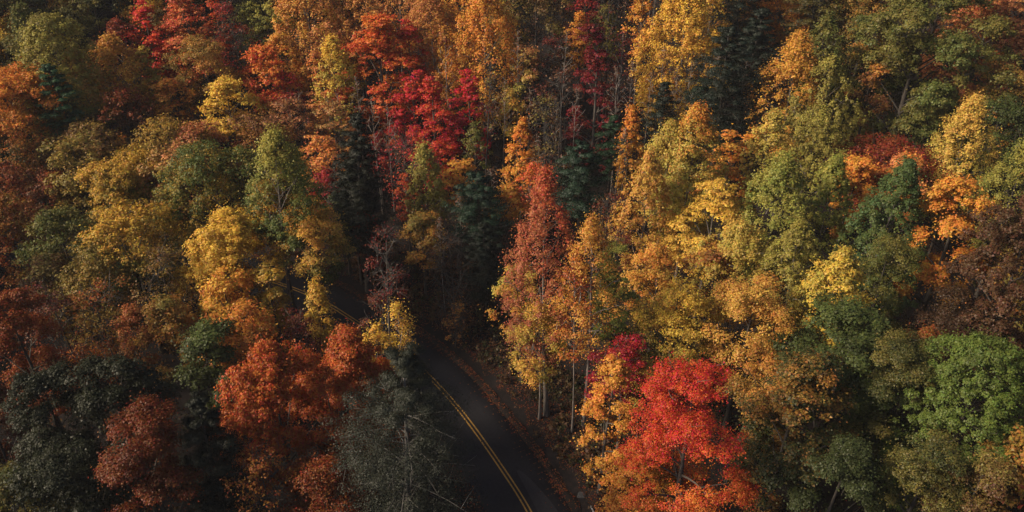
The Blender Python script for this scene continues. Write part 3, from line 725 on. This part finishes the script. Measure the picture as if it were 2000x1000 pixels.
        uu = unit(rs.normal(size=(n_tot, 3)))
        uu[:, 2] = np.where(rs.rand(n_tot) < .75, np.abs(uu[:, 2]), uu[:, 2])
        rad_ = CR[ids][:, None]*rs.uniform(.55, 1.05, (n_tot, 1))
        sq = {'maple': .42, 'mapb': .42, 'oak': .68}.get(style, 1.15)*rs.uniform(.8, 1.25)
        c = CC[ids]+uu*rad_*np.array([1.08, 1.08, sq])
        stray = rs.rand(n_tot) < (.3 if kind in ('pop', 'slim', 'bare') else .2)*rs.uniform(.6, 1.5)
        c[stray] += rs.normal(0, .34, (stray.sum(), 3))
        C.append(c)
        NR.append(uu*.55+CO[ids]*.35+np.array([0, 0, .38])+rs.normal(0, .32, (n_tot, 3)))
        SZ.append(ls*rs.uniform(.68, 1.3, n_tot))
        lrnd = rs.uniform(-.5, .5, len(lo)); crnd = rs.uniform(-.5, .5, len(CC))
        tt = (c[:, 2]-z0)/h
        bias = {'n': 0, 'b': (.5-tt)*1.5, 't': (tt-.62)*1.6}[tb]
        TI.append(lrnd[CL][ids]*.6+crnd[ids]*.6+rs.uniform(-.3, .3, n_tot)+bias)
        VA.append(np.clip(.5+crnd[::-1][ids]*.45+rs.normal(0, .13, n_tot), 0, 1))
        aspect = .6
    C = np.concatenate(C); NR = np.concatenate(NR); SZ = np.concatenate(SZ); TI = np.concatenate(TI); VA = np.concatenate(VA)
    LEAF_TOTAL += len(C)
    return tb_.mesh('trunk'), leaf_mesh('crown', C, NR, SZ, TI, VA, rs, quads=False, aspect=aspect)

KIND_NAME = {'dome': 'broadleaf_tree', 'mapb': 'broadleaf_tree', 'oak': 'broadleaf_tree', 'maple': 'broadleaf_tree', 'pop': 'broadleaf_tree', 'slim': 'slender_tree', 'bare': 'bare_tree', 'pine': 'conifer_tree'}
BARKS = {'dome': (.075, .062, .052), 'mapb': (.10, .085, .075), 'oak': (.06, .05, .042), 'maple': (.10, .085, .075), 'pop': (.17, .145, .125), 'slim': (.25, .215, .19), 'bare': (.07, .062, .056), 'pine': (.07, .058, .05)}
SHARED = {}
for n_, line in enumerate(TREES.strip().split('\n')):
    kind, x, y, H, w, h, A, B, m, tb, dens, label = line.split('|')
    x, y, H, w, h, m, dens = map(float, (x, y, H, w, h, m, dens))
    ls = float(np.clip(.00150*math.hypot(x, y, CAM_H-15), .10, .165))
    rz = 0.; sxy = sz = 1.
    for q in SHARED.get((kind, tb), []):          # alike trees share a mesh, turned and scaled
        if q['n'] < 3 and abs(w/q['w']-1) < .2 and abs(h/q['h']-1) < .2 and abs(H/q['H']-1) < .16 and abs(dens/q['d']-1) < .2 and abs(ls/q['ls']-1) < .3:
            q['n'] += 1; tm, cm = q['t'], q['c']; sxy, sz = w/q['w'], H/q['H']; rz = 2.1*q['n']+n_*.37
            break
    else:
        tm, cm = grow(kind, H, w, h, tb, dens, 1000+n_*7, ls)
        SHARED.setdefault((kind, tb), []).append(dict(n=1, w=w, h=h, H=H, d=dens, ls=ls, t=tm, c=cm))
    small = H < 10
    nm = 'sapling' if small else KIND_NAME[kind]
    e = bpy.data.objects.new(nm, None); e.empty_display_size = .5
    e.location = (x, y, float(ground(x, y))); col.objects.link(e)
    tag(e, label, 'sapling' if small else 'tree', 'trees of the autumn forest')
    t_ = link('trunk', tm, BARK, e)
    t_.color = (*BARKS[kind], 1)
    if 'hemlock with dead twigs' in label: t_.color = (.15, .14, .13, 1)
    c_ = link('crown', cm, LEAF, e)
    c_['leaf_a'] = PAL[A]; c_['leaf_b'] = PAL[B]; c_['leaf_mix'] = m
    for o_ in (t_, c_): o_.rotation_euler = (0, 0, rz); o_.scale = (sxy, sxy, sz)

# the wood goes on beyond the frame on every side: one mass, sharing the meshes above
def surrounding_wood():
    rs = np.random.RandomState(77)
    src = [o for o in bpy.data.objects if o.type == 'EMPTY' and o.get('category') == 'tree' and o.name.split('.')[0] in ('broadleaf_tree', 'conifer_tree')]
    e = bpy.data.objects.new('surrounding_wood', None); col.objects.link(e)
    tag(e, 'dense autumn wood going on beyond the edges of the view', 'wood', kind='stuff')
    half = 1/(2*FOC); n = 0
    for gx in np.arange(-146, 120, 8.5):
        for gy in np.arange(-10, 215, 8.5):
            x, y = gx+rs.uniform(-2.6, 2.6), gy+rs.uniform(-2.6, 2.6)
            dep = y*math.cos(math.radians(PITCH))+(CAM_H-12)*math.sin(math.radians(PITCH))
            inside = abs(x) < dep*half+5 and 22 < y < 128
            if inside or (abs(x) < 26 and y < 44) or float(road_dist(x, y)[0]) < 6: continue
            s = src[rs.randint(len(src))]; n += 1
            sc = rs.uniform(.9, 1.25); rz = rs.uniform(0, 6.28)
            for ch in s.children:
                c = ch.copy(); col.objects.link(c); c.parent = e
                c.location = (x, y, float(ground(x, y))); c.rotation_euler = (0, 0, rz); c.scale = (sc, sc, sc)
surrounding_wood()

# ------------------------------------------------------------------ litter, undergrowth
def litter():
    rs = np.random.RandomState(5)
    cs = []
    P, n = RS, RN
    vis = np.where((RS[:, 1] < 86))[0]
    # drift along the uphill edge
    k = 15000
    i = rs.choice(vis, k); o_ = 3.2+np.abs(rs.normal(.1, .75, k)*(.35+.65*np.abs(np.sin(i*.21+1)*np.sin(i*.083))))+.25*np.sin(i*.31)+rs.uniform(0, .5, k)*(rs.rand(k) < .5)
    patchy = .5+.5*np.sin(i*.37)*np.sin(i*.11+2)
    keep = rs.rand(k) < .1+.8*patchy*(.5+.5*np.sin(i*.9+.5*np.sin(i*.23)))
    p = P[i]+n[i]*o_[:, None]+rs.normal(0, .15, (k, 2)); cs.append(p[keep])
    k = 34000                                   # bank
    i = rs.choice(vis, k); o_ = 4.0+np.abs(rs.normal(0, 4.5, k)); p = P[i]+n[i]*o_[:, None]+rs.normal(0, .4, (k, 2)); cs.append(p)
    k = 5000                                    # downhill edge and the lanes
    i = rs.choice(vis, k); o_ = -3.3-np.abs(rs.normal(0, 1.2, k)); p = P[i]+n[i]*o_[:, None]+rs.normal(0, .2, (k, 2)); cs.append(p)
    k = 900
    i = rs.choice(vis, k); p = P[i]+n[i]*(3.4-np.abs(rs.normal(0, .8, k)))[:, None]*np.where(rs.rand(k) < .75, 1, -1)[:, None]; cs.append(p)
    k = 10000                                   # forest floor
    p = np.stack([rs.uniform(-70, 55, k), rs.uniform(40, 130, k)], -1); d, s = road_dist(p[:, 0], p[:, 1]); cs.append(p[d > 4])
    p = np.concatenate(cs)
    d, s = road_dist(p[:, 0], p[:, 1])
    z = np.where(d < 3.4, .06, np.where(d < 4.15, np.maximum(ground(p[:, 0], p[:, 1]), .0)+.03, ground(p[:, 0], p[:, 1])+.05))
    nn = len(p); c = np.concatenate([p, z[:, None]], 1)
    me = leaf_mesh('leaf_litter', c, np.array([0, 0, 1.])+rs.normal(0, .28, (nn, 3)), .095*rs.uniform(.6, 1.3, nn), rs.uniform(0, 1, nn), rs.uniform(0, 1, nn), rs)
    o = link('leaf_litter', me, LEAF)
    o['leaf_a'] = PAL['br']; o['leaf_b'] = PAL['rust']
    tag(o, 'fallen russet leaves drifted along the road edge and bank', 'leaf litter', kind='stuff')
litter()

def undergrowth():
    rs = np.random.RandomState(9)
    T = Tubes(); C = []; NR = []; TI = []
    k = 1700
    p = np.stack([rs.uniform(-75, 60, k), rs.uniform(36, 135, k)], -1); d, s = road_dist(p[:, 0], p[:, 1]); p = p[d > 5.2]
    i = rs.choice(np.where(RS[:, 1] < 84)[0], 600); p = np.concatenate([p, RS[i]+RN[i]*(5.2+np.abs(rs.normal(0, 5, 600)))[:, None]])
    d, s = road_dist(p[:, 0], p[:, 1]); p = p[d > 4.9]
    for (x, y) in p:
        z = float(ground(x, y)); hh = rs.uniform(.3, 1.1) if float(road_dist(x, y)[0]) < 14 else rs.uniform(.5, 2.6); tint = rs.rand()
        for q in range(rs.randint(1, 4)):
            tip = np.array([x, y, z+hh])+rs.normal(0, .35, 3)*hh
            T.add(curve_pts((x, y, z-.1), tip, rs.normal(0, .1, 3), 3), [.025, .016, .006], 3)
            nl = rs.randint(6, 26)
            C.append(tip+rs.normal(0, .3, (nl, 3))*np.array([1, 1, .7])*(.4+hh*.4)); NR.append(rs.normal(0, .6, (nl, 3))+np.array([0, 0, .8])); TI.append(np.full(nl, tint)+rs.normal(0, .15, nl))
    C = np.concatenate(C); NR = np.concatenate(NR); TI = np.concatenate(TI)
    o = link('undergrowth', leaf_mesh('undergrowth', C, NR, .2*rs.uniform(.6, 1.3, len(C)), TI, rs.uniform(.1, .8, len(C)), rs), LEAF)
    o['leaf_a'] = PAL['dg']; o['leaf_b'] = PAL['br']
    tag(o, 'low leafy brush covering the shaded forest floor', 'undergrowth', kind='stuff')
    s_ = link('stems', T.mesh('stems'), BARK, o); s_.color = (.12, .1, .09, 1)
    s_['kind'] = 'stuff'
undergrowth()

# ------------------------------------------------------------------ small roadside things
def guardrail():
    # rail beside the ditch, only its near end is in view
    off = 4.85
    i0 = int(np.argmin(np.hypot(*(RS+RN*off-np.array([6.5, 46.7])).T)))
    e = bpy.data.objects.new('guardrail', None)
    idx = [i for i in range(len(RS)) if RS[i0][1]-14 < RS[i][1] <= RS[i0][1]]
    if RS[idx[0]][1] < RS[idx[-1]][1]: idx = idx[::-1]
    pts = np.array([[*(RS[i]+RN[i]*off), 0] for i in idx]); pts[:, 2] = ground(pts[:, 0], pts[:, 1])
    e.location = pts[0]; col.objects.link(e)
    tag(e, 'pale metal guardrail end beside the ditch at the bottom edge', 'guardrail')
    loc = pts-pts[0]
    t = unit(np.gradient(loc, axis=0)); nr = np.stack([-t[:, 1], t[:, 0], 0*t[:, 0]], -1)
    prof = [(0, .47), (.05, .52), (.01, .585), (.05, .65), (0, .7), (-.012, .7), (.038, .65), (-.002, .585), (.038, .52), (-.012, .47)]
    v = np.concatenate([loc+nr*a+np.array([0, 0, b]) for a, b in prof]).reshape(len(prof), len(loc), 3).transpose(1, 0, 2).reshape(-1, 3)
    m_ = len(prof); f = []
    for i in range(len(loc)-1):
        for j in range(m_): f.append((i*m_+j, i*m_+(j+1) % m_, (i+1)*m_+(j+1) % m_, (i+1)*m_+j))
    link('rail', mesh_np('rail', v, np.array(f)), METAL, e)
    for i in range(1, len(loc), 4):
        b = np.array([[sx*.05, sy*.05, z] for z in (-.5, .68) for sx, sy in ((-1, -1), (1, -1), (1, 1), (-1, 1))])+loc[i]-nr[i]*.07
        q = np.array([(0, 3, 2, 1), (4, 5, 6, 7), (0, 1, 5, 4), (1, 2, 6, 5), (2, 3, 7, 6), (3, 0, 4, 7)])
        link('post', mesh_np('post', b, q), METAL, e)
guardrail()

def boulder(x, y, r, label, seed):
    import bmesh
    rs = np.random.RandomState(seed)
    bm = bmesh.new(); bmesh.ops.create_icosphere(bm, subdivisions=2, radius=r)
    for v in bm.verts:
        k = 1+.22*math.sin(v.co.x*5/r*.5+seed)+.15*math.sin(v.co.y*4/r+2*seed)+rs.normal(0, .05)
        v.co *= k; v.co.x *= 1.25; v.co.y *= .75; v.co.z *= .34
    me = bpy.data.meshes.new('boulder'); bm.to_mesh(me); bm.free()
    o = link('boulder', me, STONE, None, (x, y, float(ground(x, y))+r*.15))
    tag(o, label, 'rock')
boulder(5.95, 48.2, .4, 'grey rock lying in the ditch right of the road', 2)

# ------------------------------------------------------------------ air
def haze():
    m, nt, out = new_mat('haze')
    v = N(nt, 'ShaderNodeVolumePrincipled')
    v.inputs['Color'].default_value = (.93, .93, 1, 1); v.inputs['Density'].default_value = HAZE
    nt.links.new(v.outputs[0], out.inputs['Volume'])
    x0, x1, y0, y1, z0, z1 = -505, 505, -305, 705, -6, 100
    p = np.array([(x, y, z) for z in (z0, z1) for x, y in ((x0, y0), (x1, y0), (x1, y1), (x0, y1))])
    q = np.array([(0, 3, 2, 1), (4, 5, 6, 7), (0, 1, 5, 4), (1, 2, 6, 5), (2, 3, 7, 6), (3, 0, 4, 7)])
    o = link('haze', mesh_np('haze', p, q), m)
    tag(o, 'thin pale haze hanging in the air over the valley', 'haze', kind='stuff')
if HAZE > 0: haze()
